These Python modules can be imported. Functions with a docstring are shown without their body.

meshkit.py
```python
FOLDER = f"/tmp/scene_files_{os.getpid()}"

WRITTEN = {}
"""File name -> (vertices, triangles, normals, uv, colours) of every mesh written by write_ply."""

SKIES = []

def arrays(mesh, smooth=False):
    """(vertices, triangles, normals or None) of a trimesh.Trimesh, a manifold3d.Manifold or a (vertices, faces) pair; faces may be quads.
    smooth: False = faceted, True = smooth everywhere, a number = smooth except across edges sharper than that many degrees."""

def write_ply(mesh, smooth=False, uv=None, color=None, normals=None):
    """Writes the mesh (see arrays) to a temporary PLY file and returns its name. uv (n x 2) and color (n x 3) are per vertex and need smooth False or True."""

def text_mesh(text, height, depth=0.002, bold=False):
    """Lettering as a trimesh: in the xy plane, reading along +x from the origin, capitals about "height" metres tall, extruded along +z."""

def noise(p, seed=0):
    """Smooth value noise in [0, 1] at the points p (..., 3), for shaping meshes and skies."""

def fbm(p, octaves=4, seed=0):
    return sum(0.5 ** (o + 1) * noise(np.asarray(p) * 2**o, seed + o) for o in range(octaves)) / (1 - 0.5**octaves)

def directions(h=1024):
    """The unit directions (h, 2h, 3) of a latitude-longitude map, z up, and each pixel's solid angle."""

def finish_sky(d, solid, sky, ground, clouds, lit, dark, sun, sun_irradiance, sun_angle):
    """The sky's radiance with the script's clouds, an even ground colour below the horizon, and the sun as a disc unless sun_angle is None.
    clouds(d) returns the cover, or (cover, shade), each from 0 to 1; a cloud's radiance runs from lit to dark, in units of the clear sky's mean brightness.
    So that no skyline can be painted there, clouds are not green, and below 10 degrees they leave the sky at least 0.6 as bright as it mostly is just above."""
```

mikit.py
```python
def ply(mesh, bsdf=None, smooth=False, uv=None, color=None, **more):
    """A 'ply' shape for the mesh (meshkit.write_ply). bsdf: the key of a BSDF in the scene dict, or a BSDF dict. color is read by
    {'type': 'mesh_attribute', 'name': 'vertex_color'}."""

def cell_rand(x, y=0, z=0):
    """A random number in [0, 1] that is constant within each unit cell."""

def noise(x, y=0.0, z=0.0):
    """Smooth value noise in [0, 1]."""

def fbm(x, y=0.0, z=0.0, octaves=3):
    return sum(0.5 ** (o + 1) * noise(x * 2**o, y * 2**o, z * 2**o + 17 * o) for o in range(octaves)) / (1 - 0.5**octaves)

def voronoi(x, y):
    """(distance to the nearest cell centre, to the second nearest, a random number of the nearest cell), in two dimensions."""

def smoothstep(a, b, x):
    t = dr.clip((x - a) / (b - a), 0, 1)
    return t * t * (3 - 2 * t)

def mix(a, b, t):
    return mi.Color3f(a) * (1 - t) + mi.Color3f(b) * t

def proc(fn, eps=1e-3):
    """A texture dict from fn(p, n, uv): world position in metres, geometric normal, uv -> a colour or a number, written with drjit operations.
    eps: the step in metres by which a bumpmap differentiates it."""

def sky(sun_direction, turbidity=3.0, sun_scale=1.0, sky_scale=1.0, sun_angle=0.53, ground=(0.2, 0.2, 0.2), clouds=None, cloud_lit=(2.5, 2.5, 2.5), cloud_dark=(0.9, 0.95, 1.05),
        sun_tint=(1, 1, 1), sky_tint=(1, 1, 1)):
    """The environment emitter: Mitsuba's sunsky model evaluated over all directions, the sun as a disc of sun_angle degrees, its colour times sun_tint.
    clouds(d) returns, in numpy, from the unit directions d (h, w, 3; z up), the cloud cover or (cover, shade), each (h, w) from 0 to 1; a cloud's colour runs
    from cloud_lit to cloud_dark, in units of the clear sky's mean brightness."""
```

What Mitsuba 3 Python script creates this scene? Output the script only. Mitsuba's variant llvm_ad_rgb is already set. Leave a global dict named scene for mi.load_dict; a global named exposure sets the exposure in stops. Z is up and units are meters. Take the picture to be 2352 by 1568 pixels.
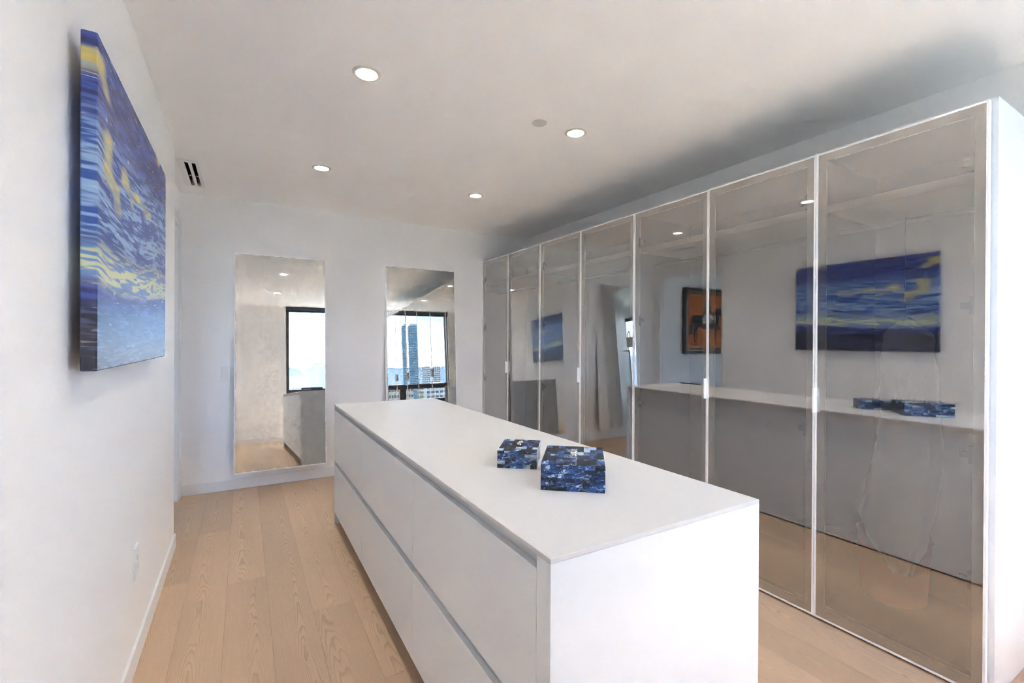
import math, random
import numpy as np
import trimesh
import drjit as dr
import mitsuba as mi
import mikit
from mikit import proc, noise, fbm, cell_rand, smoothstep, mix
from shapely.geometry import Polygon, Point, box as sbox
from shapely.ops import unary_union

T = mi.ScalarTransform4f
R = random.Random(7)
scene, labels = {}, {}
exposure = 5.65

# ------------------------------------------------------------------ camera, sky, sun
F, YAW, PITCH, ROLL = 1055.037, 0.5286, -0.0026, 0.0050
EYE = np.array([0.0, 0.0, 1.4])
fw = np.array([math.sin(YAW) * math.cos(PITCH), math.cos(YAW) * math.cos(PITCH), math.sin(PITCH)])
rt = np.array([math.cos(YAW), -math.sin(YAW), 0.0])
up = np.cross(rt, fw)
up = -rt * math.sin(ROLL) + up * math.cos(ROLL)
scene['camera'] = {'type': 'perspective', 'fov': 2 * math.degrees(math.atan(1176 / F)), 'fov_axis': 'x', 'near_clip': 0.02, 'far_clip': 30000.0,
                   'to_world': T().look_at(origin=EYE.tolist(), target=(EYE + fw).tolist(), up=up.tolist())}

SUN = np.array([-0.08, -0.26, 0.96])
SUN = SUN / np.linalg.norm(SUN)
SKY_SCALE = 0.56
SUN_E = 1.8
LAMP = 13.0
WB = (0.925, 1.0, 1.13)          # the photograph's white balance, applied to every light


def clouds(d):
    import meshkit
    z = np.clip(d[..., 2], 0.02, 1)
    p = np.stack([d[..., 0] / (z + 0.25) * 1.6, d[..., 1] / (z + 0.25) * 1.6, z * 3.0], -1)
    n = meshkit.fbm(p.reshape(-1, 3)).reshape(z.shape)
    n = (n - n.min()) / (n.max() - n.min() + 1e-9)
    low = np.exp(-((d[..., 2] - 0.085) / 0.05) ** 2)
    c = np.clip((n - 0.50 + 0.22 * low) / 0.16, 0, 1) * (d[..., 2] > 0)
    return c * c * (3 - 2 * c), np.clip((0.62 - n) * 1.5, 0, 0.6)


scene['sky'] = mikit.sky(SUN.tolist(), turbidity=3.0, sun_scale=0.0, sky_scale=SKY_SCALE, ground=(0.0, 0.0, 0.0), clouds=clouds,
                         cloud_lit=tuple(1.9 * c for c in WB), cloud_dark=(1.2, 1.25, 1.32), sky_tint=WB)
scene['sun'] = {'type': 'directional', 'direction': (-SUN).tolist(), 'irradiance': {'type': 'rgb', 'value': [SUN_E * WB[0], SUN_E * 0.98 * WB[1], SUN_E * 0.96 * WB[2]]}, 'sampling_weight': 1.5}

# ------------------------------------------------------------------ measured geometry
ZC = 2.6937                       # ceiling
XL, XL2, YJ = -0.4008, -0.4926, 3.79   # left wall, its recess, where the recess starts
YB, XR, YN = 4.9966, 3.1107, -0.42       # back, right and window walls
XW, WY0, DW, WZ = 2.4989, 0.6082, 0.62726, 2.3455   # wardrobe front
IX0, IX1, IY0, IY1, IH = 0.5975, 1.3907, 0.8461, 3.6950, 0.908   # island
WX0, WX1, WS = 0.74, 2.80, 0.58          # window opening


# ------------------------------------------------------------------ materials
def mat(name, d, two=True):
    scene['mat_' + name] = {'type': 'twosided', 'bsdf': d} if two else d
    return 'mat_' + name


def rgb(*c):
    return {'type': 'rgb', 'value': list(c)}


def prin(name, c, rough=0.5, spec=0.5, **k):
    return mat(name, {'type': 'principled', 'base_color': c if isinstance(c, dict) else rgb(*c), 'roughness': rough, 'specular': spec, **k})


def wall_col(base):
    def fn(p, n, uv):
        v = fbm(p.x * 3, p.y * 3, p.z * 3, 3)
        return mi.Color3f(*base) * (0.985 + 0.03 * v)
    return proc(fn)


WALL = prin('wall_paint', wall_col((0.925, 0.922, 0.915)), 0.55, 0.25)
CEIL = prin('ceiling_paint', wall_col((0.93, 0.925, 0.91)), 0.75, 0.2)
TRIM = prin('trim_paint', (0.84, 0.84, 0.835), 0.35, 0.4)
LACQ = prin('white_lacquer', (0.66, 0.69, 0.71), 0.38, 0.45)
TOPM = prin('white_worktop', (0.56, 0.55, 0.545), 0.30, 0.5)
CHANNEL = prin('grey_channel', (0.52, 0.54, 0.55), 0.45, 0.4)
TOEK = prin('toe_kick', (0.30, 0.30, 0.31), 0.6, 0.3)
ALU = prin('white_aluminium', (0.92, 0.92, 0.92), 0.3, 0.5)
FRAMEB = prin('door_back_frame', (0.46, 0.445, 0.41), 0.5, 0.3)
CARC = prin('wardrobe_inside', (0.16, 0.155, 0.15), 0.7, 0.2)
SHELF = prin('wardrobe_shelf', (0.34, 0.33, 0.31), 0.6, 0.3)
BLACKM = prin('dark_window_frame', (0.035, 0.04, 0.045), 0.45, 0.4)
BLIND = prin('dark_blind_fabric', (0.06, 0.075, 0.095), 0.8, 0.2)
HINGE = prin('hinge_metal', (0.10, 0.11, 0.11), 0.4, 0.5)
VENTD = prin('vent_inside', (0.02, 0.02, 0.02), 0.7, 0.2)
PLAST = prin('white_plastic', (0.86, 0.86, 0.86), 0.3, 0.5)
PLASTD = prin('socket_slots', (0.35, 0.35, 0.36), 0.5, 0.4)
LAMPR = prin('lamp_ring', (0.62, 0.61, 0.56), 0.35, 0.4)
CONE = prin('lamp_cone', (0.9, 0.87, 0.8), 0.3, 0.5)
COVER = prin('cover_plate', (0.66, 0.66, 0.62), 0.5, 0.3)
CLOTH = prin('white_garment', (0.42, 0.43, 0.44), 0.85, 0.2, sheen=0.3)
TERRA = prin('terracotta_bag', (0.50, 0.13, 0.07), 0.6, 0.4)
CHROME = mat('chrome', {'type': 'roughconductor', 'material': 'none', 'specular_reflectance': rgb(0.78, 0.78, 0.78), 'alpha': 0.08})
NICKEL = mat('nickel_nugget', {'type': 'roughconductor', 'material': 'none', 'specular_reflectance': rgb(0.85, 0.80, 0.72), 'alpha': 0.14})
MIRROR = mat('mirror_glass', {'type': 'conductor', 'material': 'none', 'specular_reflectance': rgb(0.91, 0.92, 0.90)})
PANE = mat('window_glass', {'type': 'thindielectric', 'int_ior': 1.45, 'specular_transmittance': rgb(0.88, 0.93, 0.95)}, False)
SMOKED = mat('smoked_glass', {'type': 'thindielectric', 'int_ior': 3.8, 'specular_transmittance': rgb(0.43, 0.415, 0.385), 'specular_reflectance': rgb(1.0, 0.98, 0.94)}, False)
TGLASS = mat('table_glass', {'type': 'dielectric', 'int_ior': 1.5, 'specular_transmittance': rgb(0.86, 0.95, 0.92)}, False)


def oak(seed):
    def fn(p, n, uv):
        w = 0.195
        cx = (p.x + 0.077) / w
        col = dr.floor(cx)
        v = cx - col - 0.5
        r1 = cell_rand(col, seed, 3)
        r2 = cell_rand(col, seed, 5)
        y = p.y + r1 * 9.0
        off = (r2 - 0.5) * 0.5
        wob = (fbm(y * 1.7, col * 3.1 + seed, 0.5, 2) - 0.5)
        vv = v - off - wob * 0.35
        drift = y * 1.2 + (fbm(y * 2.2, vv * 3.0, seed + col, 3) - 0.5) * 0.9
        g = (drift + vv * vv * (9.0 + 8 * r1)) * 7.0 + (noise(p.x * 40, p.y * 14, seed) - 0.5) * 0.5
        ring = g - dr.floor(g)
        line = smoothstep(0.52, 0.90, ring) * (1 - smoothstep(0.90, 1.0, ring))
        amp = 0.45 + 0.55 * fbm(y * 1.1, cx * 2.0, seed + 2.0, 2)
        pore = noise(p.x * 900, p.y * 22, seed) * 0.6 + noise(p.x * 420, p.y * 9, seed + 9.0) * 0.4
        tone = 0.93 + 0.14 * cell_rand(col, seed, 8)
        c = mix((0.54, 0.375, 0.25), (0.38, 0.24, 0.145), line * amp * 0.80)
        c = c * (0.93 + 0.13 * pore) * tone
        return c * (0.95 + 0.10 * fbm(p.x * 5, p.y * 1.5, seed, 2))
    return proc(fn)


OAK = [prin('oak_plank_%d' % i, oak(float(11 * i + 3)), 0.42, 0.4) for i in range(4)]


def canvas_paint():
    def fn(p, n, uv):
        u = (p.y - 1.61) / 1.23 + (p.x + 0.337) * 0.9
        w = (p.z - 1.31) / 0.90
        b = w + 0.035 * dr.sin(u * 3.1 + 0.6) + 0.07 * (fbm(u * 2.6, w * 3.4, 1.7, 3) - 0.5)
        s1 = noise(u * 14 + b * 4, b * 100, 2.0)
        s2 = noise(u * 26 + b * 9, b * 190, 5.0)
        s3 = noise(u * 7, b * 55, 8.0)
        st = s1 * 0.45 + s2 * 0.30 + s3 * 0.25
        c = mix((0.010, 0.016, 0.115), (0.035, 0.075, 0.34), smoothstep(0.25, 0.75, st))
        lightband = smoothstep(0.36, 0.50, b) * (1 - smoothstep(0.70, 0.86, b))
        c = mix(c, mix((0.03, 0.09, 0.36), (0.30, 0.47, 0.70), smoothstep(0.40, 0.68, st)), lightband * 0.85)
        pale = smoothstep(0.27, 0.33, b) * (1 - smoothstep(0.37, 0.46, b))
        c = mix(c, mix((0.16, 0.30, 0.55), (0.62, 0.66, 0.40), smoothstep(0.40, 0.60, st)), pale * 0.9)
        dab = smoothstep(0.60, 0.70, fbm(u * 5.5 + 3.0, w * 7.5 + 1.0, 4.4, 2)) * smoothstep(0.48, 0.6, w)
        c = mix(c, mix((0.45, 0.50, 0.42), (0.70, 0.55, 0.10), smoothstep(0.35, 0.62, st)), dab * 0.85)
        dark = 1 - smoothstep(0.20, 0.27, b)
        c = mix(c, mix((0.008, 0.010, 0.022), (0.045, 0.06, 0.13), smoothstep(0.45, 0.72, st)), dark * 0.95)
        fleck = smoothstep(0.88, 0.95, noise(u * 26, b * 170, 7.0))
        c = mix(c, (0.62, 0.66, 0.62), fleck * 0.55 * (1 - 0.6 * dark))
        return c
    return proc(fn)


CANVAS = prin('painted_canvas', canvas_paint(), 0.34, 0.5, clearcoat=0.6, clearcoat_gloss=0.75)


def stone(seed, lo, hi, white):
    def fn(p, n, uv):
        a = p.x * 0.8 - p.y * 0.62
        bb = p.x * 0.62 + p.y * 0.8
        q = fbm(a * 45 + seed * 3, bb * 45, p.z * 60 + seed, 3)
        v = fbm(a * 60 + q * 5 + seed, bb * 30 - q * 3, p.z * 90 + q * 4, 3)
        f = noise(a * 520, bb * 520, p.z * 520 + seed)
        vein = smoothstep(0.56, 0.70, v)
        c = mix(lo, hi, smoothstep(0.35, 0.62, q))
        c = mix(c, white, vein * 0.75)
        return mix(c, (0.62, 0.72, 0.86), smoothstep(0.80, 0.93, f) * 0.6)
    return proc(fn)


STONES = [prin('blue_stone_%d' % i, stone(i * 5.3 + 1, lo, hi, wh), 0.2, 0.4) for i, (lo, hi, wh) in enumerate([
    ((0.003, 0.005, 0.013), (0.006, 0.014, 0.038), (0.06, 0.10, 0.18)),
    ((0.004, 0.010, 0.038), (0.010, 0.038, 0.135), (0.20, 0.34, 0.55)),
    ((0.006, 0.022, 0.085), (0.018, 0.085, 0.27), (0.62, 0.72, 0.80)),
    ((0.002, 0.003, 0.008), (0.004, 0.008, 0.020), (0.03, 0.05, 0.09)),
    ((0.005, 0.014, 0.052), (0.014, 0.060, 0.20), (0.45, 0.58, 0.74)),
    ((0.14, 0.21, 0.32), (0.38, 0.47, 0.58), (0.78, 0.79, 0.79))])]
STONECORE = prin('box_core', (0.008, 0.010, 0.02), 0.5, 0.3)


# ------------------------------------------------------------------ builders
def tag(key, label=None, cat=None, group=None, kind=None):
    d = labels.setdefault(key, {})
    for k, v in (('label', label), ('category', cat), ('group', group), ('kind', kind)):
        if v:
            d[k] = v


def numbered(key):
    if key not in scene and key not in labels and key not in USED:
        USED.add(key)
        return key
    i = 1
    while '%s_%03d' % (key, i) in USED or '%s_%03d' % (key, i) in scene:
        i += 1
    k = '%s_%03d' % (key, i)
    USED.add(k)
    return k


USED = set()


def thing(name, label, cat, group=None):
    k = numbered(name)
    tag(k, label, cat, group)
    return k


def obj(name, mesh, m, parent=None, smooth=False, **kw):
    k = numbered((parent + '__' if parent else '') + name)
    scene[k] = mikit.ply(mesh, m, smooth, **kw)
    return k


UNIT = trimesh.creation.box(extents=(1, 1, 1))
UNITPLY = {}


def piece(name, m, M, parent):
    """one of many box-shaped pieces: a shared unit box under its own matrix"""
    k = numbered(parent + '__' + name)
    if m not in UNITPLY:
        UNITPLY[m] = mikit.ply(UNIT, m)
    scene[k] = {**UNITPLY[m], 'to_world': T(M)}
    return k


def bx(x0, x1, y0, y1, z0, z1):
    return trimesh.creation.box(bounds=[[min(x0, x1), min(y0, y1), min(z0, z1)], [max(x0, x1), max(y0, y1), max(z0, z1)]])


def rbx(x0, x1, y0, y1, z0, z1, r=0.001):
    """box with chamfered edges (hull of inset boxes)"""
    lo, hi = np.array([min(x0, x1), min(y0, y1), min(z0, z1)]), np.array([max(x0, x1), max(y0, y1), max(z0, z1)])
    r = min(r, (hi - lo).min() * 0.45)
    pts = []
    for ax in range(3):
        l, h = lo.copy() + r, hi.copy() - r
        l[ax], h[ax] = lo[ax], hi[ax]
        pts += [[(l, h)[i][0], (l, h)[j][1], (l, h)[k][2]] for i in (0, 1) for j in (0, 1) for k in (0, 1)]
    return trimesh.convex.convex_hull(np.array(pts))


def cat(*ms):
    return trimesh.util.concatenate(list(ms))


def extrude(poly, h, z=0.0):
    polys = list(poly.geoms) if hasattr(poly, 'geoms') else [poly]
    out = []
    for p in polys:
        m = trimesh.creation.extrude_polygon(p, h)
        m.apply_translation([0, 0, z])
        out.append(m)
    return cat(*out)


def tube(pts, r, n=12):
    pts = np.asarray(pts, float)
    rr = np.full(len(pts), r) if np.isscalar(r) else np.asarray(r, float)
    vs, fs = [], []
    prev = None
    for i, p in enumerate(pts):
        t = pts[min(i + 1, len(pts) - 1)] - pts[max(i - 1, 0)]
        t = t / np.linalg.norm(t)
        a = np.cross(t, [0, 0, 1.0]) if prev is None else prev - t * (prev @ t)
        if np.linalg.norm(a) < 1e-6:
            a = np.cross(t, [0, 1.0, 0])
        a = a / np.linalg.norm(a)
        prev = a
        b = np.cross(t, a)
        for k in range(n):
            th = 2 * math.pi * k / n
            vs.append(p + rr[i] * (a * math.cos(th) + b * math.sin(th)))
    for i in range(len(pts) - 1):
        for k in range(n):
            q = (k + 1) % n
            fs += [[i * n + k, i * n + q, (i + 1) * n + q], [i * n + k, (i + 1) * n + q, (i + 1) * n + k]]
    c0, c1 = len(vs), len(vs) + 1
    vs += [pts[0], pts[-1]]
    for k in range(n):
        q = (k + 1) % n
        fs += [[c0, q, k], [c1, (len(pts) - 1) * n + k, (len(pts) - 1) * n + q]]
    m = trimesh.Trimesh(np.array(vs), np.array(fs), process=False)
    m.fix_normals()
    return m


def lathe(prof, n=48):
    """closed or open (r, z) profile about z"""
    m = trimesh.creation.revolve(np.array(prof, float), sections=n)
    return m


def struct(name, mesh, m, label, parent=None, smooth=False):
    k = obj(name, mesh, m, parent, smooth)
    if parent is None:
        tag(k, label, kind='structure')
    return k


# ------------------------------------------------------------------ room shell
XO0, XO1, YO0, YO1 = -3.8, 3.3, -0.62, 5.2
LIGHTS = [(0.513, 2.293), (0.505, 3.728), (1.782, 2.278), (1.790, 3.722), (0.505, 0.89), (1.785, 0.87)]
VENT = (-0.395, -0.300, 4.09, 4.72)
holes = [Point(x, y).buffer(0.050, 32) for x, y in LIGHTS]
slots = [sbox(-0.383, 4.11, -0.357, 4.70), sbox(-0.338, 4.11, -0.312, 4.70)]
cpoly = sbox(XO0, YO0, XO1, YO1)
for h in holes + slots:
    cpoly = cpoly.difference(h)
struct('ceiling', extrude(cpoly, 0.16, ZC), CEIL, 'flat white painted ceiling with recessed lights')
struct('ceiling_slab', bx(XO0, XO1, YO0, YO1, ZC + 0.161, ZC + 0.25), CEIL, 'slab above the white ceiling')
struct('wall_back', bx(XO0, XO1, YB, YO1, -0.2, ZC), WALL, 'white back wall behind the two tall mirrors')
struct('wall_right', bx(XR, XO1, YO0, YB, -0.2, ZC), WALL, 'white right wall above and behind the wardrobe')
struct('wall_left', bx(-0.60, XL, YN, YJ, -0.2, ZC), WALL, 'white left wall that carries the blue canvas')
struct('wall_left_doorway', cat(bx(-0.60, XL2, YJ, 3.86, -0.2, ZC), bx(-0.60, XL2, 3.86, 4.87, 2.375, ZC), bx(-0.60, XL2, 4.87, YB, -0.2, ZC)), WALL, 'white recessed wall around the doorway beside the back wall')
struct('wall_front', cat(bx(XO0, WX0, YO0, YN, -0.2, ZC), bx(WX1, XR, YO0, YN, -0.2, ZC), bx(WX0, WX1, YO0, YN, -0.2, WS)), WALL, 'white window wall seen in the mirrors')
struct('wall_next_room', cat(bx(XO0, -3.6, YN, 0.9, -0.2, ZC), bx(XO0, -3.6, 3.4, YB, -0.2, ZC), bx(XO0, -3.6, 0.9, 3.4, 2.44, ZC), bx(XO0, -3.6, 0.9, 3.4, -0.2, 0.25)), WALL, 'far wall of the next room around its window')

fl = 'floor'
scene[fl] = mikit.ply(bx(-0.62, XR, YN, YB, -0.06, -0.0125), OAK[0])
USED.add(fl)
tag(fl, 'light oak plank floor running towards the back wall', kind='structure')
PW = 0.195
joints = {-2: [3.22, 1.15], -1: [3.95, 1.75], 0: [3.07, 0.95], 1: [3.95, 2.0], 2: [2.55, 0.6], 3: [4.0, 1.9], 4: [3.3, 1.2], 5: [2.6, 0.7], 6: [3.9, 1.9], 7: [3.2, 1.2],
          8: [2.3, 0.4], 9: [3.6, 1.55], 10: [2.9, 0.9], 11: [4.1, 1.4], 12: [3.3, 0.75], 13: [2.4, 1.0], 14: [3.7, 1.7], 15: [2.9, 1.1], 16: [3.4, 1.3], -3: [4.3]}
for c in range(-3, 17):
    x0, x1 = -0.077 + c * PW, -0.077 + (c + 1) * PW
    x0, x1 = max(x0, -0.60), min(x1, XR)
    if x1 - x0 < 0.01:
        continue
    ys = [YB] + joints[c] + [YN]
    for a, b in zip(ys[:-1], ys[1:]):
        g = 0.0004
        M = np.diag([x1 - x0 - 2 * g, a - b - 2 * g, 0.012, 1.0])
        M[:3, 3] = [(x0 + x1) / 2, (a + b) / 2, -0.006]
        piece('plank', OAK[R.randrange(4)], M, fl)
struct('floor_next_room', bx(XO0, -0.621, YN, YB, -0.06, 0.0), OAK[1], 'oak floor of the next room')

# baseboards
BH = 0.095
struct('baseboard_left', rbx(XL, XL + 0.012, YN, YJ, 0.0005, BH, 0.001), TRIM, 'white baseboard along the left wall')
struct('baseboard_back', rbx(XL2 + 0.02, XR - 0.001, YB - 0.012, YB, 0.0005, BH, 0.001), TRIM, 'white baseboard along the back wall')
struct('baseboard_front', rbx(XL + 0.013, XR - 0.001, YN, YN + 0.012, 0.0005, BH, 0.001), TRIM, 'white baseboard along the window wall')
struct('baseboard_right', rbx(XR - 0.012, XR, YN + 0.013, WY0 - 0.03, 0.0005, BH, 0.001), TRIM, 'white baseboard on the right wall between window and wardrobe')

# doorway casing (two steps) and jamb
d_head, dy0, dy1 = 2.375, 3.86, 4.87
xa = XL2
casing = cat(rbx(xa, xa + 0.016, dy1 + 0.02, dy1 + 0.095, 0.0005, d_head + 0.085), rbx(xa, xa + 0.011, dy1, dy1 + 0.02, 0.0005, d_head + 0.02),
             rbx(xa, xa + 0.016, dy0 - 0.06, dy0 - 0.02, 0.0005, d_head + 0.085), rbx(xa, xa + 0.011, dy0 - 0.02, dy0, 0.0005, d_head + 0.02),
             rbx(xa, xa + 0.016, dy0 - 0.02, dy1 + 0.02, d_head + 0.02, d_head + 0.085), rbx(xa, xa + 0.011, dy0 - 0.02, dy1 + 0.02, d_head, d_head + 0.02))
struct('trim_1', casing, TRIM, 'white door casing left of the back wall')
jamb = cat(rbx(-0.61, xa + 0.004, dy1 - 0.018, dy1 + 0.0, 0.0005, d_head), rbx(-0.61, xa + 0.004, dy0, dy0 + 0.018, 0.0005, d_head), rbx(-0.61, xa + 0.004, dy0 + 0.018, dy1 - 0.018, d_head - 0.018, d_head),
           rbx(-0.58, -0.545, dy1 - 0.030, dy1 - 0.018, 0.0005, d_head - 0.02))
struct('trim_2', jamb, TRIM, 'white jamb lining the open doorway')

# ------------------------------------------------------------------ window 1
w = 'window_1'
tag(w, 'wide window behind the camera with dark frame and lower vents', kind='structure')
USED.add(w)
yf0, yf1 = YN - 0.13, YN - 0.06
obj('frame', cat(bx(WX0, WX0 + 0.055, yf0, yf1, WS, ZC), bx(WX1 - 0.055, WX1, yf0, yf1, WS, ZC), bx(WX0, WX1, yf0, yf1, WS, WS + 0.07), bx(WX0, WX1, yf0, yf1, ZC - 0.06, ZC)), BLACKM, w)
obj('transom', rbx(WX0 + 0.055, WX1 - 0.055, yf0, yf1 + 0.01, 0.895, 1.0, 0.003), BLACKM, w)
obj('mullion', rbx(1.80, 1.935, yf0, yf1, WS + 0.07, 0.895, 0.003), BLACKM, w)


def quad(p0, p1, p2, p3):
    return trimesh.Trimesh([p0, p1, p2, p3], [[0, 1, 2], [0, 2, 3]], process=False)


yg = YN - 0.095
for a, b, c, d in ((WX0 + 0.055, WX1 - 0.055, 1.0, ZC - 0.06), (WX0 + 0.055, 1.80, WS + 0.07, 0.895), (1.935, WX1 - 0.055, WS + 0.07, 0.895)):
    obj('pane', quad((a, yg, c), (b, yg, c), (b, yg, d), (a, yg, d)), PANE, w)
struct('trim_3', rbx(WX0 - 0.001, WX1, YN - 0.06, YN + 0.02, WS - 0.02, WS, 0.002), TRIM, 'white window sill under the wide window')
b = thing('roller_blind', 'dark roller blind rolled up at the top of the wide window', 'blind')
tb = tube([(WX0 + 0.02, YN - 0.02, ZC - 0.04), (WX1 - 0.02, YN - 0.02, ZC - 0.04)], 0.03, 20)
obj('roller', tb, BLIND, b, 40)
obj('fabric', bx(WX0 + 0.03, WX1 - 0.03, YN - 0.051, YN - 0.049, 2.60, ZC - 0.045), BLIND, b)
obj('hem_bar', rbx(WX0 + 0.03, WX1 - 0.03, YN - 0.056, YN - 0.044, 2.592, 2.606, 0.002), BLACKM, b)
obj('bracket', bx(WX0 + 0.004, WX0 + 0.018, YN - 0.055, YN + 0.018, ZC - 0.085, ZC), BLACKM, b)
obj('bracket', bx(WX1 - 0.018, WX1 - 0.004, YN - 0.055, YN + 0.018, ZC - 0.085, ZC), BLACKM, b)
struct('trim_4', cat(bx(WX0 - 0.06, WX1 + 0.06, YN + 0.10, YN + 0.115, ZC - 0.006, ZC), bx(WX0 - 0.06, WX0 - 0.045, YN, YN + 0.10, ZC - 0.006, ZC), bx(WX1 + 0.045, WX1 + 0.06, YN, YN + 0.10, ZC - 0.006, ZC)),
       TRIM, 'thin white edge of the blind pocket on the ceiling')

# ------------------------------------------------------------------ window 2 and the next room
w = 'window_2'
tag(w, 'dark framed window of the next room seen through the doorway', kind='structure')
USED.add(w)
obj('frame', cat(bx(-3.72, -3.64, 0.9, 0.98, 0.25, 2.44), bx(-3.72, -3.64, 3.32, 3.4, 0.25, 2.44), bx(-3.72, -3.64, 0.98, 3.32, 0.25, 0.32), bx(-3.72, -3.64, 0.98, 3.32, 2.36, 2.44)), BLACKM, w)
obj('pane', quad((-3.68, 0.98, 0.32), (-3.68, 3.32, 0.32), (-3.68, 3.32, 2.36), (-3.68, 0.98, 2.36)), PANE, w)

# open door leaf
th = math.radians(34)
du = np.array([-math.cos(th), -math.sin(th), 0.0])
dn = np.array([-math.sin(th), math.cos(th), 0.0])
hg = np.array([-0.635, 3.845, 0.0])


def onleaf(m):
    M = np.eye(4)
    M[:3, 0], M[:3, 1], M[:3, 2], M[:3, 3] = du, dn, (0, 0, 1), hg
    m = m.copy()
    m.apply_transform(M)
    m.fix_normals()
    return m


d1 = 'door_1'
USED.add(d1)
scene[d1] = mikit.ply(onleaf(rbx(0.0, 0.80, -0.022, 0.022, 0.01, d_head - 0.03, 0.002)), TRIM)
tag(d1, 'white door standing open into the next room', kind='structure')
for s in (1, -1):
    hp = [(0.72, s * 0.022, 0.72), (0.72, s * 0.075, 0.72), (0.72, s * 0.08, 0.74), (0.72, s * 0.08, 1.36), (0.72, s * 0.075, 1.38), (0.72, s * 0.022, 1.38)]
    k = obj('pull_handle', onleaf(tube(hp, 0.012, 12)), CHROME, d1, 40)
    tag(k, 'tall chrome pull handle')

# horse picture on the wall of the next room
FRD = prin('picture_frame_dark', (0.022, 0.018, 0.016), 0.35, 0.5)
FRG = prin('picture_frame_gold', (0.50, 0.30, 0.08), 0.35, 0.5, metallic=0.6)


def horse_bg(p, n, uv):
    v = fbm(p.x * 30, p.z * 30, 1.0, 3)
    return mi.Color3f(0.58, 0.185, 0.075) * (0.93 + 0.14 * v)


ORNG = prin('orange_ground', proc(horse_bg), 0.7, 0.2)


def coat(p, n, uv):
    v = fbm(p.x * 60, p.z * 40, 3.0, 3)
    return mix((0.012, 0.013, 0.016), (0.05, 0.052, 0.06), smoothstep(0.45, 0.75, v))


COAT = prin('horse_black', proc(coat), 0.6, 0.3)
JACK = prin('rider_dark', (0.03, 0.028, 0.027), 0.7, 0.3)
BREE = prin('rider_white', (0.62, 0.60, 0.56), 0.7, 0.3)
SKIN = prin('rider_skin', (0.55, 0.36, 0.27), 0.7, 0.3)
PX0, PX1, PZ0, PZ1 = -2.16, -1.285, 1.307, 2.16
pic = thing('framed_picture', 'framed picture of a rider on a black horse on orange, in the next room', 'picture')
yw = YB - 0.002


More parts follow.
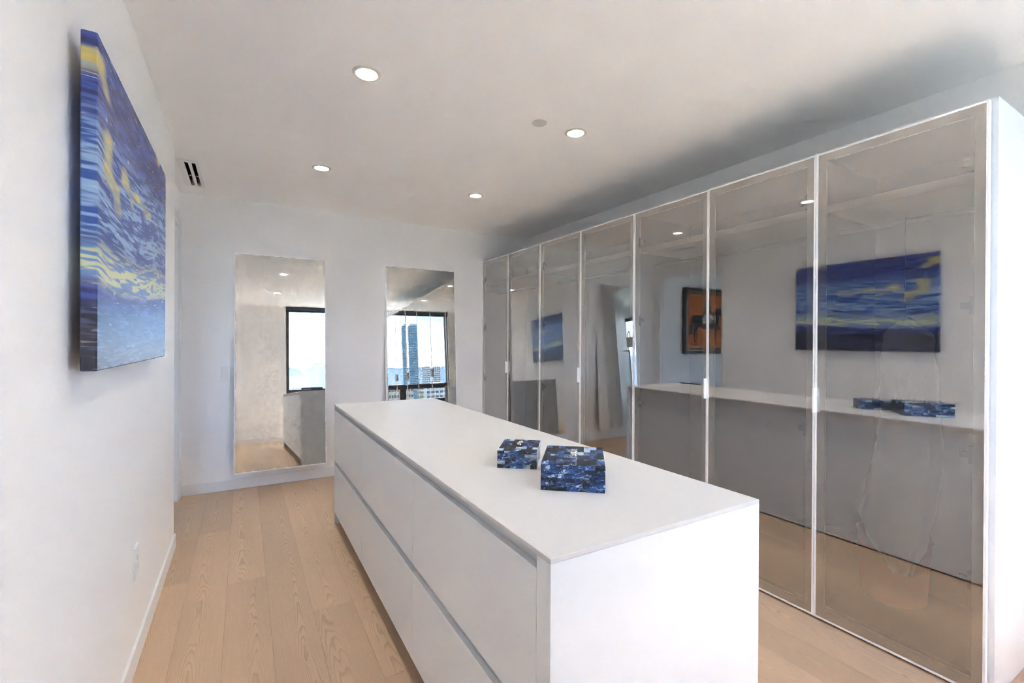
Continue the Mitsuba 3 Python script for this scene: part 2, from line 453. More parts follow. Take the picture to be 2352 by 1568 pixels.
def ring(o, wd, depth, y0):
    outer = sbox(PX0 - o, PZ0 - o, PX1 + o, PZ1 + o)
    inner = sbox(PX0 - o + wd, PZ0 - o + wd, PX1 + o - wd, PZ1 + o - wd)
    m = extrude(outer.difference(inner), depth)
    M = np.array([[1, 0, 0, 0], [0, 0, -1, y0], [0, 1, 0, 0], [0, 0, 0, 1.0]])
    m.apply_transform(M)
    m.fix_normals()
    return m


obj('outer_frame', cat(ring(0.112, 0.022, 0.050, yw), ring(0.090, 0.018, 0.058, yw), ring(0.072, 0.014, 0.048, yw)), FRD, pic)
tag(obj('gold_line', ring(0.058, 0.008, 0.046, yw), FRG, pic), 'thin gold line in the dark frame')
obj('inner_frame', cat(ring(0.050, 0.020, 0.044, yw), ring(0.030, 0.020, 0.036, yw)), FRD, pic)
tag(obj('gold_lip', ring(0.010, 0.010, 0.030, yw), FRG, pic), 'gold inner lip of the frame')
obj('canvas', bx(PX0, PX1, yw - 0.016, yw, PZ0, PZ1), ORNG, pic)


def shape(pts, off, name, m, par):
    q = [(PX1 - (x - 365) / 660 * (PX1 - PX0), PZ1 - (y - 270) / 995 * (PZ1 - PZ0)) for x, y in pts]
    pg = Polygon(q).buffer(0)
    pg = pg.buffer(0.004).buffer(-0.004)
    mm = extrude(pg, 0.0012)
    mm.apply_transform(np.array([[1, 0, 0, 0], [0, 0, -1, yw - 0.016 - off], [0, 1, 0, 0], [0, 0, 0, 1.0]]))
    mm.fix_normals()
    return obj(name, mm, m, par)


hz = shape([(450, 685), (470, 662), (510, 650), (555, 645), (600, 652), (650, 672), (720, 672), (790, 640), (808, 600), (820, 555), (850, 510), (890, 492), (925, 492), (945, 500), (970, 486), (973, 520),
            (975, 600), (977, 660), (968, 705), (950, 722), (935, 705), (930, 680), (915, 640), (900, 645), (893, 700), (890, 760), (888, 810), (882, 860), (935, 888), (950, 900), (956, 940), (960, 1000), (950, 1040),
            (940, 1085), (920, 1078), (922, 1048), (940, 1005), (932, 945), (925, 922), (850, 925), (842, 940), (832, 1060), (832, 1140), (862, 1190), (835, 1190), (812, 1155), (808, 1060), (806, 920),
            (740, 920), (680, 915), (630, 895), (590, 876), (560, 905), (532, 935), (528, 985), (560, 1020), (565, 1050), (557, 1105), (542, 1098), (543, 1050), (515, 1000), (508, 1060), (506, 1130), (545, 1188),
            (515, 1190), (490, 1155), (484, 1060), (476, 975), (480, 925), (498, 890), (485, 815), (478, 860), (462, 960), (440, 1010), (372, 1052), (370, 1010), (382, 940), (410, 850), (430, 760)], 0.0, 'horse', COAT, pic)
tag(hz, 'black horse stepping with one foreleg raised')
rd = shape([(672, 455), (700, 445), (730, 470), (742, 530), (738, 580), (800, 600), (797, 628), (720, 625), (690, 650), (640, 690), (618, 680), (650, 620), (668, 560), (660, 500)], 0.0012, 'rider', JACK, pic)
tag(rd, 'rider in dark tailcoat and top hat')
for pts, off, nm, m_ in (([(676, 362), (744, 360), (742, 398), (752, 404), (670, 406)], 0.0013, 'top_hat', JACK), ([(682, 404), (742, 404), (738, 430), (722, 448), (684, 446)], 0.0012, 'face', SKIN),
                         ([(680, 640), (722, 630), (760, 665), (783, 705), (782, 742), (765, 742), (720, 712), (672, 690)], 0.0026, 'breeches', BREE), ([(650, 698), (690, 700), (728, 730), (740, 808), (660, 810)], 0.0014, 'saddle_cloth', BREE),
                         ([(765, 735), (790, 742), (800, 830), (788, 870), (765, 905), (752, 895), (770, 840)], 0.0027, 'boot', JACK), ([(790, 625), (803, 640), (828, 730), (812, 780), (785, 808), (808, 740)], 0.0028, 'rein', BREE)):
    shape(pts, off, nm, m_, rd)

tbl = thing('console_table', 'glass console table on chrome legs under the horse picture', 'table')
obj('glass_top', rbx(-2.25, -0.99, 4.53, 4.88, 0.738, 0.752, 0.002), TGLASS, tbl)
for x in (-2.20, -1.05):
    for y in (4.57, 4.84):
        obj('leg', tube([(x, y, 0.001), (x, y, 0.737)], 0.012, 12), CHROME, tbl, 40)
lmp = thing('floor_lamp', 'arched chrome floor lamp with pale drum shade by the next room window', 'floor lamp')
arc = [(-2.62, 2.12, 0.02), (-2.62, 2.12, 1.0), (-2.61, 2.14, 1.7), (-2.58, 2.18, 1.86), (-2.54, 2.25, 1.93), (-2.51, 2.31, 1.90), (-2.50, 2.33, 1.82), (-2.50, 2.33, 1.75)]
obj('pole', tube(arc, 0.011, 12), CHROME, lmp, 40)
obj('base', lathe([(0, 0.001), (0.14, 0.001), (0.14, 0.018), (0.02, 0.026), (0, 0.026)]).apply_translation([-2.62, 2.12, 0]), CHROME, lmp, 30)
obj('shade', lathe([(0.10, 1.57), (0.092, 1.78), (0.089, 1.78), (0.097, 1.57), (0.10, 1.57)]).apply_translation([-2.50, 2.33, 0]), prin('lamp_shade', (0.62, 0.60, 0.55), 0.8, 0.2), lmp, 30)

# ------------------------------------------------------------------ ceiling fittings
where_l = ['nearest to the blue canvas', 'over the left aisle near the back wall', 'beside the round cover plate', 'in front of the wardrobe near the back wall',
           'close to the window wall on the left', 'close to the window wall beside the wardrobe']
for (x, y), wl in zip(LIGHTS, where_l):
    k = thing('downlight', 'round recessed downlight with pale trim ring, ' + wl, 'ceiling light', 'recessed downlights in the ceiling')
    ringm = lathe([(0.0485, 0.004), (0.0485, -0.003), (0.053, -0.0065), (0.060, -0.006), (0.0665, -0.003), (0.0685, 0.0), (0.0685, 0.0006), (0.0485, 0.0006)], 64)
    obj('trim_ring', ringm.apply_translation([x, y, ZC]), LAMPR, k, 35)
    cone = lathe([(0.0485, 0.0), (0.045, 0.025), (0.041, 0.055), (0.043, 0.055), (0.047, 0.025), (0.0495, 0.0)], 48)
    obj('reflector', cone.apply_translation([x, y, ZC]), CONE, k, 35)
    bulb = trimesh.creation.cylinder(radius=0.040, height=0.006, sections=32)
    bk = obj('bulb', bulb.apply_translation([x, y, ZC + 0.056]), CONE, k)
    scene[bk]['emitter'] = {'type': 'area', 'radiance': rgb(LAMP * WB[0], LAMP * 0.89 * WB[1], LAMP * 0.74 * WB[2])}
k = thing('smoke_detector_cover', 'flat round cover plate on the ceiling beside a downlight', 'ceiling plate')
obj('plate', lathe([(0, -0.008), (0.040, -0.008), (0.044, -0.006), (0.044, -0.003), (0, -0.003)], 48).apply_translation([1.513, 2.279, ZC]), COVER, k, 30)
obj('collar', lathe([(0, -0.0029), (0.036, -0.0029), (0.036, 0.0006), (0, 0.0006)], 48).apply_translation([1.513, 2.279, ZC]), VENTD, k)
k = thing('air_vent', 'white linear air vent with two dark slots in the ceiling corner above the doorway', 'air vent')
fr = sbox(-0.427, 4.065, -0.292, 4.735)
for s in slots:
    fr = fr.difference(s.buffer(-0.001, join_style=2))
obj('frame', extrude(fr, 0.003, ZC - 0.003), TRIM, k)
for s in slots:
    x0, y0, x1, y1 = s.bounds
    obj('duct', cat(bx(x0 + .0006, x0 + 0.002, y0 + .001, y1 - .001, ZC, ZC + 0.15), bx(x1 - 0.002, x1 - .0006, y0 + .001, y1 - .001, ZC, ZC + 0.15), bx(x0 + .002, x1 - .002, y0 + .001, y1 - .001, ZC + 0.14, ZC + 0.155)), VENTD, k)
    obj('deflector', cat(bx(x0 + 0.004, x1 - 0.006, 4.45, 4.47, ZC + 0.006, ZC + 0.016), bx(x0 + 0.006, x1 - 0.003, 4.13, 4.14, ZC + 0.004, ZC + 0.014)), CHROME, k)

# switch and outlet
k = thing('light_switch', 'white rocker light switch on the back wall left of the first mirror', 'light switch')
obj('plate', rbx(-0.186, -0.104, YB - 0.008, YB - 0.0005, 1.020, 1.146, 0.002), PLAST, k)
obj('rocker', rbx(-0.162, -0.128, YB - 0.012, YB - 0.0081, 1.050, 1.116, 0.001), PLAST, k)
k = thing('wall_outlet', 'white double power outlet low on the left wall', 'outlet')
obj('plate', rbx(XL + 0.0005, XL + 0.005, 2.462, 2.550, 0.378, 0.516, 0.001), PLAST, k)
obj('cover', rbx(XL + 0.0051, XL + 0.009, 2.466, 2.546, 0.382, 0.512, 0.001), PLAST, k)
obj('receptacle', rbx(XL + 0.0091, XL + 0.011, 2.489, 2.523, 0.409, 0.485, 0.0005), PLAST, k)
for z in (0.428, 0.462):
    obj('slot', cat(bx(XL + 0.0111, XL + 0.0115, 2.498, 2.5, z, z + 0.009), bx(XL + 0.0111, XL + 0.0115, 2.511, 2.513, z, z + 0.009), bx(XL + 0.0111, XL + 0.0115, 2.504, 2.508, z - 0.009, z - 0.004)), PLASTD, k)

# ------------------------------------------------------------------ leaning mirrors
MT = 0.058


def leaning(m):
    """local: x along the wall, y depth (0 = front), z up, about the point (0, y0, 1.2)"""
    M = np.eye(4)
    c, s = math.cos(MT), math.sin(MT)
    M[:3, :3] = np.array([[1, 0, 0], [0, c, s], [0, -s, c]])
    M[:3, 3] = [0, 4.929, 1.2]
    m = m.copy()
    m.apply_transform(M)
    return m


for x0, x1, nm in ((-0.077, 0.716, 'tall wall mirror in thin white frame beside the light switch, left of two'), (1.322, 2.130, 'tall wall mirror reflecting the city towers, beside the wardrobe')):
    k = thing('wall_mirror', nm, 'mirror', 'tall mirrors on the back wall')
    zt, zb = 1.005, -1.035
    e = 0.009
    obj('frame', leaning(cat(bx(x0, x0 + e, -0.002, 0.045, zb, zt), bx(x1 - e, x1, -0.002, 0.045, zb, zt), bx(x0 + e, x1 - e, -0.002, 0.045, zt - e, zt), bx(x0 + e, x1 - e, -0.002, 0.045, zb, zb + e))), ALU, k)
    obj('glass', leaning(bx(x0 + e, x1 - e, 0.0, 0.006, zb + e, zt - e)), MIRROR, k)
    obj('back_board', leaning(bx(x0 + e, x1 - e, 0.0065, 0.02, zb + e, zt - e)), CARC, k)
    obj('wall_spacer', bx(x0 + 0.06, x1 - 0.06, YB - 0.055, YB - 0.0125, 0.30, 0.34), ALU, k)
    obj('hanging_rail', bx(x0 + 0.10, x1 - 0.10, YB - 0.012, YB, 2.02, 2.06), ALU, k)

# ------------------------------------------------------------------ blue canvas
cv = thing('canvas_print', 'deep canvas of blue and pale yellow brush strokes hung on the left wall', 'painting')
xf, xbk = -0.337, -0.372
pm = bx(xbk, xf, 1.612, 2.842, 1.312, 2.212)
pm = rbx(xbk, xf, 1.612, 2.842, 1.312, 2.212, 0.003)
obj('canvas', pm, CANVAS, cv)
obj('stretcher', cat(bx(xbk - 0.02, xbk + 0.0, 1.75, 2.70, 2.09, 2.13), bx(xbk - 0.02, xbk + 0.0, 1.75, 2.70, 1.40, 1.44), bx(xbk - 0.02, xbk, 1.75, 1.79, 1.44, 2.09), bx(xbk - 0.02, xbk, 2.66, 2.70, 1.44, 2.09)), prin('raw_wood', (0.16, 0.12, 0.09), 0.7, 0.2), cv)
obj('wall_hook', bx(XL + 0.0005, xbk - 0.0199, 2.20, 2.24, 2.05, 2.10), HINGE, cv)

# ------------------------------------------------------------------ island
isl = thing('drawer_island', 'long white island with flush drawers and thin worktop in the middle of the room', 'kitchen island')
tt = 0.012
obj('worktop', rbx(IX0, IX1, IY0, IY1, IH - tt, IH, 0.0012), TOPM, isl)
obj('end_panel', rbx(IX0, IX1, IY0, IY0 + 0.012, 0.001, IH - tt - 0.0004, 0.001), LACQ, isl)
obj('end_panel', rbx(IX0, IX1, IY1 - 0.012, IY1, 0.001, IH - tt - 0.0004, 0.001), LACQ, isl)
obj('stile', rbx(IX0 + 0.0008, IX0 + 0.02, IY0 + 0.0125, IY0 + 0.058, 0.001, IH - tt - 0.0006, 0.0008), LACQ, isl)
ys = [IY0 + 0.058, 1.825, 2.754, IY1 - 0.012]
zz = [(0.092, 0.450), (0.486, 0.862)]
for i in range(3):
    for z0, z1 in zz:
        dk = obj('drawer', rbx(IX0 + 0.001, IX0 + 0.021, ys[i] + 0.0012, ys[i + 1] - 0.0012, z0, z1, 0.0008), LACQ, isl)
obj('channel', bx(IX0 + 0.022, IX0 + 0.046, IY0 + 0.058, IY1 - 0.0125, 0.44, 0.50), CHANNEL, isl)
obj('channel', bx(IX0 + 0.022, IX0 + 0.046, IY0 + 0.058, IY1 - 0.0125, 0.85, IH - tt - 0.001), CHANNEL, isl)
obj('carcass', cat(bx(IX0 + 0.047, IX1 - 0.062, IY0 + 0.0125, IY1 - 0.0125, 0.09, IH - tt - 0.0008)), LACQ, isl)
obj('plinth', bx(IX0 + 0.075, IX1 - 0.075, IY0 + 0.013, IY1 - 0.0125, 0.001, 0.0895), TOEK, isl)
for i in range(3):
    obj('back_panel', rbx(IX1 - 0.0615, IX1 - 0.045, ys[i] + 0.001 if i else IY0 + 0.013, ys[i + 1] - 0.001, 0.010, IH - tt - 0.001, 0.0008), LACQ, isl)

# ------------------------------------------------------------------ stone-clad boxes


def stone_box(label, x, y, deg, W, D, Hh, lid_h, ncol, nrow_top, nside, rl, rb, seed):
    k = thing('jewelry_box', label, 'box', 'blue stone boxes on the worktop')
    rr = random.Random(seed)
    a = math.radians(deg)
    u, v = np.array([math.cos(a), math.sin(a), 0]), np.array([-math.sin(a), math.cos(a), 0])
    base = np.eye(4)
    base[:3, 0], base[:3, 1], base[:3, 2], base[:3, 3] = u, v, (0, 0, 1), (x, y, IH + 0.0004)
    t = 0.0014

    def place(m):
        m = m.copy()
        m.apply_transform(base)
        return m

    zb = Hh - lid_h - 0.0007
    body = obj('body', place(bx(t, W - t, t, D - t, 0, zb)), STONECORE, k)
    lid = obj('lid', place(bx(t, W - t, t, D - t, zb + 0.0007, Hh - t)), STONECORE, k)
    tag(lid, 'stone clad lid with a metal nugget knob')
    wts = [3, 4, 4, 3, 4, 1.3]

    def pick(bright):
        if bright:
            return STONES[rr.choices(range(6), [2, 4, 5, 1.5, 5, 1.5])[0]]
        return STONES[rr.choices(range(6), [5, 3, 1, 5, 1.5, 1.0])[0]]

    def tile(par, c, s, bright):
        M = base @ np.array([[s[0], 0, 0, c[0]], [0, s[1], 0, c[1]], [0, 0, s[2], c[2]], [0, 0, 0, 1.0]])
        piece('tile', pick(bright), M, par)

    g = 0.00035
    for i in range(ncol):
        for j in range(nrow_top):
            sx, sy = W / ncol, D / nrow_top
            o = 0.0
            tile(lid, ((i + .5) * sx, (j + .5) * sy + o, Hh - t / 2 + rr.uniform(-.0002, .0002)), (sx - g, sy - g, t), False)
    for par, z0, z1, rows in ((body, 0.0, zb, rb), (lid, zb + 0.0007, Hh - t, rl)):
        hh = (z1 - z0) / rows
        for r in range(rows):
            zc = z0 + (r + .5) * hh
            for face in range(4):
                L = W if face < 2 else D
                n = ncol - 1 if face < 2 else nside
                cuts = np.linspace(0, L, n + 1)
                cuts[1:-1] += np.array([rr.uniform(-.3, .3) * L / n for _ in range(n - 1)])
                for a0, a1 in zip(cuts[:-1], cuts[1:]):
                    d = rr.uniform(-.0002, .0002)
                    m_, l_ = (a0 + a1) / 2, a1 - a0 - g
                    if face == 0:
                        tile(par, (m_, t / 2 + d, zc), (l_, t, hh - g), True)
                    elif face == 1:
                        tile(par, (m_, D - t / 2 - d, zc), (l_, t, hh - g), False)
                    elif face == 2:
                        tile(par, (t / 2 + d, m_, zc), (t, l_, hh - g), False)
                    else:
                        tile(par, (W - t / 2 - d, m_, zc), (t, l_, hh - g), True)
    # knob: a lumpy metal nugget with short branches
    import manifold3d as m3
    parts = []
    for q in range(7):
        ang = rr.uniform(0, 6.28)
        r1 = rr.uniform(0.004, 0.008)
        L = rr.uniform(0.008, 0.026)
        s0 = m3.Manifold.sphere(r1, 16).translate([0, 0, 0.007])
        s1 = m3.Manifold.sphere(r1 * 0.6, 12).translate([L * math.cos(ang) * 0.62, L * math.sin(ang) * 1.25, 0.005 + rr.uniform(-0.001, 0.006)])
        parts.append(m3.Manifold.batch_hull([s0, s1]))
    for q in range(5):
        parts.append(m3.Manifold.sphere(rr.uniform(0.004, 0.007), 14).translate([rr.uniform(-.009, .009), rr.uniform(-.014, .014), 0.008 + rr.uniform(0, .004)]))
    mm = m3.Manifold.batch_boolean(parts, m3.OpType.Add).to_mesh()
    kn = trimesh.Trimesh(mm.vert_properties[:, :3], mm.tri_verts)
    kn = kn.subdivide_to_size(0.003)
    trimesh.smoothing.filter_taubin(kn, iterations=6)
    import meshkit
    kn.vertices += kn.vertex_normals * ((meshkit.noise(kn.vertices * 260) - 0.5) * 0.003)[:, None]
    kn.apply_translation([W * 0.5, D * 0.47, Hh - 0.0005])
    tag(obj('knob', place(kn), NICKEL, lid, True), 'shiny metal nugget knob')
    return k


stone_box('larger blue stone-tiled box with metal nugget knob, nearer on the white worktop', 0.8456, 1.2563, -39.4, 0.2086, 0.2668, 0.0867, 0.0300, 9, 6, 8, 2, 4, 3)
stone_box('smaller dark blue stone-tiled box behind the larger one on the worktop', 0.8457, 1.5562, -37.8, 0.1524, 0.2042, 0.0676, 0.0240, 7, 6, 6, 2, 3, 8)

# ------------------------------------------------------------------ wardrobes
YD = [WY0 + DW * i for i in range(8)]
Z0, Z1 = 0.012, WZ
XD = XW + 0.022


def handle_mesh(y, sgn):
    # an edge pull: thin plate standing out of the door edge with a small lip
    return cat(rbx(XW - 0.026, XW, y - 0.0012, y + 0.0012, 1.043, 1.168, 0.0004), rbx(XW - 0.027, XW - 0.0245, y - 0.0012 if sgn > 0 else y - 0.006, y + 0.006 if sgn > 0 else y + 0.0012, 1.043, 1.168, 0.0004),
               rbx(XW - 0.004, XW - 0.0002, y - 0.0012 if sgn > 0 else y - 0.004, y + 0.004 if sgn > 0 else y + 0.0012, 1.043, 1.168, 0.0004))


units = [(5, 6, 'smoked glass wardrobe unit in the back corner, farthest from the window'), (3, 4, 'second wardrobe unit from the back wall, reflecting the mirrors'),
         (1, 2, 'wardrobe unit reflecting the doorway and horse picture, two smoked glass doors'), (0, 0, 'single-door wardrobe unit nearest the window with bright white end panel')]
# door -> (side of the hinge: +1 far side, -1 near side; handle boundary)
hinge = {0: -1, 1: 1, 2: -1, 3: 1, 4: -1, 5: 1, 6: -1}
hinge = {6: 1, 5: -1, 4: 1, 3: -1, 2: 1, 1: -1, 0: -1}
skew = {2: 0.0066, 3: 0.0, 4: 0.0, 5: 0.0, 6: 0.0, 1: 0.0, 0: 0.0}
UN = []
for lo, hi, lab in units:
    k = thing('wardrobe', lab, 'wardrobe', 'smoked glass wardrobe units along the right wall')
    UN.append(k)
    y0, y1 = YD[lo], YD[hi + 1]
    xb = XR - 0.002
    near_t = 0.022
    ya = y0 - 0.018 if lo == 0 else y0 + 0.0008
    yb_ = y1 - 0.0008 if hi < 6 else YB - 0.013
    xc = XD + 0.004
    if lo == 0:
        tag(obj('end_panel', rbx(xc, xb, ya, ya + near_t, 0.001, Z1 + 0.012, 0.001), LACQ, k), 'bright white end panel')
    else:
        obj('side_panel', bx(xc, xb, ya, ya + 0.018, 0.04, Z1), CARC, k)
    obj('side_panel', bx(xc, xb, yb_ - 0.018, yb_, 0.04, Z1), CARC, k)
    ia, ib = ya + near_t + 0.0005, yb_ - 0.0185
    obj('top_panel', bx(xc, xb, ia, ib, Z1 - 0.025, Z1), CARC, k)
    obj('bottom_panel', bx(xc, xb, ia, ib, 0.06, 0.078), CARC, k)
    obj('plinth', bx(xc + 0.05, xb - 0.02, ia, ib, 0.001, 0.0595), TOEK, k)
    obj('back_panel', bx(xb - 0.008, xb, ia, ib, 0.0785, Z1 - 0.0255), CARC, k)
    obj('shelf', bx(xc + 0.03, xb - 0.009, ia, ib, 2.052, 2.092), SHELF, k)
    obj('hanging_rod', tube([(2.70, ia, 1.97), (2.70, ib, 1.97)], 0.012, 12), CARC, k, 40)
    for d in range(lo, hi + 1):
        a, b_ = YD[d] + 0.0011, YD[d + 1] - 0.0011
        hs = hinge[d]
        piv = np.array([XD, b_ if hs > 0 else a, 0])
        Rz = trimesh.transformations.rotation_matrix(skew[d], [0, 0, 1], piv)

        def rot(m):
            m = m.copy()
            m.apply_transform(Rz)
            return m

        e = 0.0085
        dk = obj('door', rot(cat(bx(XW, XD, a, a + e, Z0, Z1), bx(XW, XD, b_ - e, b_, Z0, Z1), bx(XW, XD, a + e, b_ - e, Z0, Z0 + e), bx(XW, XD, a + e, b_ - e, Z1 - e, Z1))), ALU, k)
        tag(dk, 'tall smoked glass door with thin white edge')
        xg = XW + 0.002
        obj('glass', rot(quad((xg, a + e, Z0 + e), (xg, b_ - e, Z0 + e), (xg, b_ - e, Z1 - e), (xg, a + e, Z1 - e))), SMOKED, dk)
        f = 0.043
        xs, xe = XW + 0.006, XD - 0.001
        obj('back_frame', rot(cat(bx(xs, xe, a + e, a + f, Z0 + e, Z1 - e), bx(xs, xe, b_ - f, b_ - e, Z0 + e, Z1 - e), bx(xs, xe, a + f, b_ - f, Z0 + e, Z0 + f), bx(xs, xe, a + f, b_ - f, Z1 - f, Z1 - e))), FRAMEB, dk)
        yh = b_ - f if hs > 0 else a + f
        s = -1 if hs > 0 else 1
        for z in (0.45, 0.95, 1.55, 2.12):
            obj('hinge', rot(cat(bx(xs, xe, yh, yh + s * 0.012, z - 0.035, z + 0.035), bx(xs + 0.002, xe, yh + s * 0.012, yh + s * 0.04, z - 0.012, z + 0.012))), HINGE, dk)
        if d in (0, 2, 4, 6):
            yh2 = b_ - 0.0012 if d == 0 else a + 0.0012
            obj('handle', rot(handle_mesh(yh2, 1 if d != 0 else -1)), ALU, dk)

# things hanging and standing in the last unit
k = thing('hanging_garment', 'white garment hanging behind the last smoked glass door by the end panel', 'garment')
rows = [(1.52, 0.932, 0.012, 0.008), (1.50, 0.932, 0.03, 0.014), (1.44, 0.930, 0.095, 0.026), (1.0, 0.925, 0.115, 0.034), (0.7, 0.955, 0.135, 0.036), (0.55, 0.985, 0.140, 0.034), (0.44, 0.975, 0.11, 0.03), (0.30, 0.95, 0.035, 0.012)]
zs = [r[0] for r in rows][::-1]
nz, na = 70, 64
V = []
for i in range(nz):
    z = zs[0] + (zs[-1] - zs[0]) * i / (nz - 1)
    cy = np.interp(z, zs, [r[1] for r in rows][::-1])
    ry = np.interp(z, zs, [r[2] for r in rows][::-1])
    rx = np.interp(z, zs, [r[3] for r in rows][::-1])
    for j in range(na):
        t = 2 * math.pi * j / na
        wv = 0.012 * math.sin(5 * t + z * 3) * min(1.0, max(0.0, (1.52 - z) * 3.0)) + 0.004 * math.sin(z * 40 + 3 * t)
        V.append([2.70 + (rx + wv * 0.8) * math.cos(t), cy + (ry + wv) * math.sin(t), z])
Fc = []
for i in range(nz - 1):
    for j in range(na):
        q = (j + 1) % na
        Fc += [[i * na + j, i * na + q, (i + 1) * na + q], [i * na + j, (i + 1) * na + q, (i + 1) * na + j]]
gm = trimesh.Trimesh(V, Fc, process=False)
obj('cloth', gm, CLOTH, k, True)
obj('hanger', cat(tube([(2.70, 0.865, 1.46), (2.70, 0.932, 1.505), (2.70, 1.0, 1.46)], 0.004, 8), tube([(2.70, 0.932, 1.505), (2.684, 0.935, 1.60), (2.684, 0.935, 1.97), (2.69, 0.935, 1.9845), (2.70, 0.935, 1.986), (2.712, 0.935, 1.98)], 0.0015, 8)), HINGE, k, 40)
k = thing('round_basket', 'round terracotta basket on the wardrobe bottom below the white garment', 'basket')
bkt = lathe([(0, 0.0785), (0.125, 0.0785), (0.135, 0.09), (0.150, 0.38), (0.154, 0.40), (0.148, 0.408), (0.143, 0.40), (0.128, 0.10), (0, 0.095)], 48)
obj('tub', bkt.apply_translation([2.925, 1.06, 0]), TERRA, k, 40)
obj('rim', lathe([(0.146, 0.396), (0.157, 0.396), (0.159, 0.408), (0.152, 0.416), (0.144, 0.410), (0.146, 0.396)], 48).apply_translation([2.925, 1.06, 0]), TERRA, k, 40)

# ------------------------------------------------------------------ outside: ground, mountains, city
GZ = -62.0
gr = trimesh.creation.cylinder(radius=14000, height=2.0, sections=64)
struct('ground', gr.apply_translation([0, 0, GZ - 1.0]), prin('city_ground', proc(lambda p, n, uv: mix((0.025, 0.035, 0.025), (0.07, 0.07, 0.07), noise(p.x * 0.02, p.y * 0.02))), 0.9, 0.2), 'city ground far below the window')
MTN = prin('mountain_blue', proc(lambda p, n, uv: mix((0.030, 0.046, 0.070), (0.038, 0.055, 0.080), fbm(p.x * 0.002, p.z * 0.006, 0.0, 3))), 0.95, 0.1)
mt = thing('mountain_range', 'pale blue mountain range on the horizon outside the window', 'mountain')


def ridge(dist, keys, seed, depth):
    import meshkit
    az = np.linspace(-70, 40, 420)
    el = np.interp(az, [q[0] for q in keys], [q[1] for q in keys])
    n = meshkit.fbm(np.stack([az * 0.6, az * 0 + seed, az * 0], -1)) - 0.5
    el = el + n * 0.5
    V, Fq = [], []
    for a, e_ in zip(az, el):
        ar = math.radians(a)
        dx, dy = math.sin(ar), -math.cos(ar)
        zt = EYE[2] + dist * math.tan(math.radians(max(e_, 0.3)))
        V += [[dx * (dist - depth), dy * (dist - depth), GZ], [dx * dist, dy * dist, zt], [dx * (dist + depth), dy * (dist + depth), GZ]]
    for i in range(len(az) - 1):
        for q in (0, 1):
            p0, p1, p2, p3 = i * 3 + q, i * 3 + q + 1, i * 3 + 4 + q, i * 3 + 3 + q
            Fq += [[p0, p1, p2], [p0, p2, p3]]
    return trimesh.Trimesh(V, Fq, process=False)


obj('near_ridge', ridge(9000, [(-70, 2.4), (-40, 3.0), (-26, 2.6), (-22, 3.1), (-19, 2.5), (-15, 2.7), (-10, 2.0), (-4, 1.8), (3, 2.2), (5.3, 2.5), (7.3, 4.1), (9, 3.7), (12, 3.0), (16, 2.6), (25, 2.0), (40, 2.4)], 1.0, 2500), MTN, mt)
obj('far_ridge', ridge(12000, [(-70, 2.6), (-30, 2.8), (-15, 3.0), (0, 3.6), (4, 3.6), (6, 3.0), (10, 2.6), (20, 3.1), (40, 2.6)], 5.0, 1500), MTN, mt)


def atd(az, dist):
    a = math.radians(az)
    return np.array([math.sin(a) * dist, -math.cos(a) * dist])


TEAL = prin('teal_glass', proc(lambda p, n, uv: mix((0.02, 0.10, 0.17), (0.07, 0.22, 0.30), cell_rand(p.x * 0.35 + p.y * 0.35, 2.0, p.z * 0.31))), 0.25, 0.5)
CONC = prin('pale_concrete', (0.55, 0.58, 0.58), 0.8, 0.2)
WHB = prin('white_facade', (0.60, 0.59, 0.56), 0.8, 0.2)
BEI = prin('beige_facade', (0.50, 0.43, 0.33), 0.8, 0.2)
DKW = prin('dark_window', (0.06, 0.08, 0.10), 0.3, 0.5)


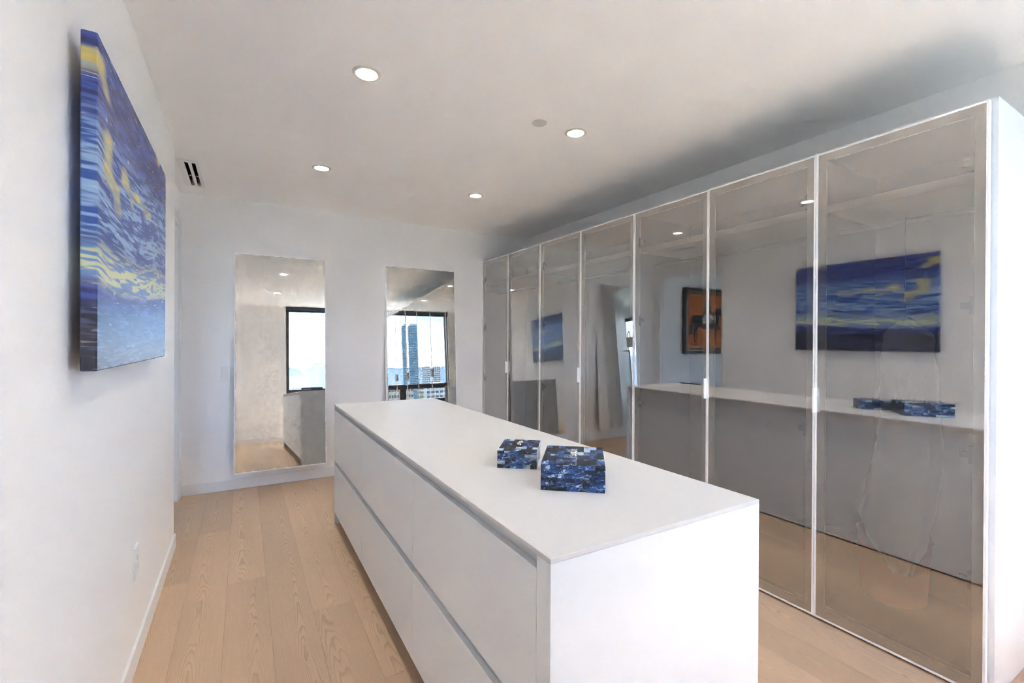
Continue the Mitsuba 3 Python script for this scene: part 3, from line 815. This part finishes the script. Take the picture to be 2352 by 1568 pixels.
def building(name, label, az, dist, wdeg, depth, el_top, walls, win, floors_h=3.0, bands=True, turn=0.0, cols=5, group='city buildings outside the window'):
    k = thing(name, label, 'building', group)
    c = atd(az, dist)
    W = 2 * dist * math.tan(math.radians(wdeg / 2))
    zt = EYE[2] + dist * math.tan(math.radians(el_top))
    rotm = trimesh.transformations.rotation_matrix(math.radians(az + turn), [0, 0, 1])
    rotm[:3, 3] = [c[0], c[1], 0]

    def put(m):
        m = m.copy()
        m.apply_transform(rotm)
        return m
    # local: facade towards +y
    obj('body', put(bx(-W / 2, W / 2, -depth, 0, GZ, zt)), walls, k)
    zs_ = np.arange(max(GZ, -30), zt - 1.0, floors_h)
    if bands:
        obj('floor_slabs', put(cat(*[bx(-W / 2 - 1.0, W / 2 + 0.3, -depth - 0.4, 1.0, z - 0.35, z + 0.35) for z in zs_])), CONC, k)
        obj('balconies', put(cat(*[bx(W / 2 - 0.2, W / 2 + 2.0, -depth * 0.6, 0.8, z - 0.3, z + 0.9) for z in zs_])), CONC, k)
        obj('roof_crown', put(cat(bx(-W / 2 * 0.8, W / 2 * 0.8, -depth * 0.8, -0.5, zt, zt + 4.5))), CONC, k)
    else:
        cw = W / cols
        for i, z in enumerate(zs_[::-1][:9]):
            for j in range(cols):
                xw_ = -W / 2 + (j + 0.5) * cw
                obj('window', put(bx(xw_ - cw * 0.33, xw_ + cw * 0.33, -0.3, 0.12, z - 0.6, z + 0.7)), win, k)
        obj('roof_box', put(bx(-W * 0.22, W * 0.2, -depth * 0.7, -depth * 0.2, zt, zt + 2.2)), walls, k)
    return k


building('glass_tower', 'slim teal glass tower with balconies, tallest building in the second mirror', -17.5, 1000, 1.33, 20, 8.1, TEAL, DKW, 3.6)
building('white_tower', 'white apartment tower next to the teal tower in the second mirror', -19.55, 700, 0.95, 18, 3.0, WHB, DKW, 3.0, False, 0, 4)
building('white_tower', 'white apartment tower farthest right in the second mirror', -20.85, 720, 0.9, 18, 2.95, WHB, DKW, 3.0, False, 0, 4)
building('low_block', 'cream low-rise block with dark windows below the window transom, left', -15.6, 240, 2.6, 16, 0.45, BEI, DKW, 3.2, False, 0, 8)
building('low_block', 'pale office block with long window bands below the transom, right', -20.7, 300, 2.7, 18, 0.55, WHB, DKW, 3.0, False, 0, 5)
building('low_block', 'beige block between the pale blocks below the transom', -18.3, 320, 1.5, 18, 0.5, BEI, DKW, 3.0, False, 0, 6)
building('white_tower', 'small white building low on the mountain side, in the first mirror', 5.6, 900, 1.7, 20, 1.15, WHB, DKW, 3.2, False, 0, 6)
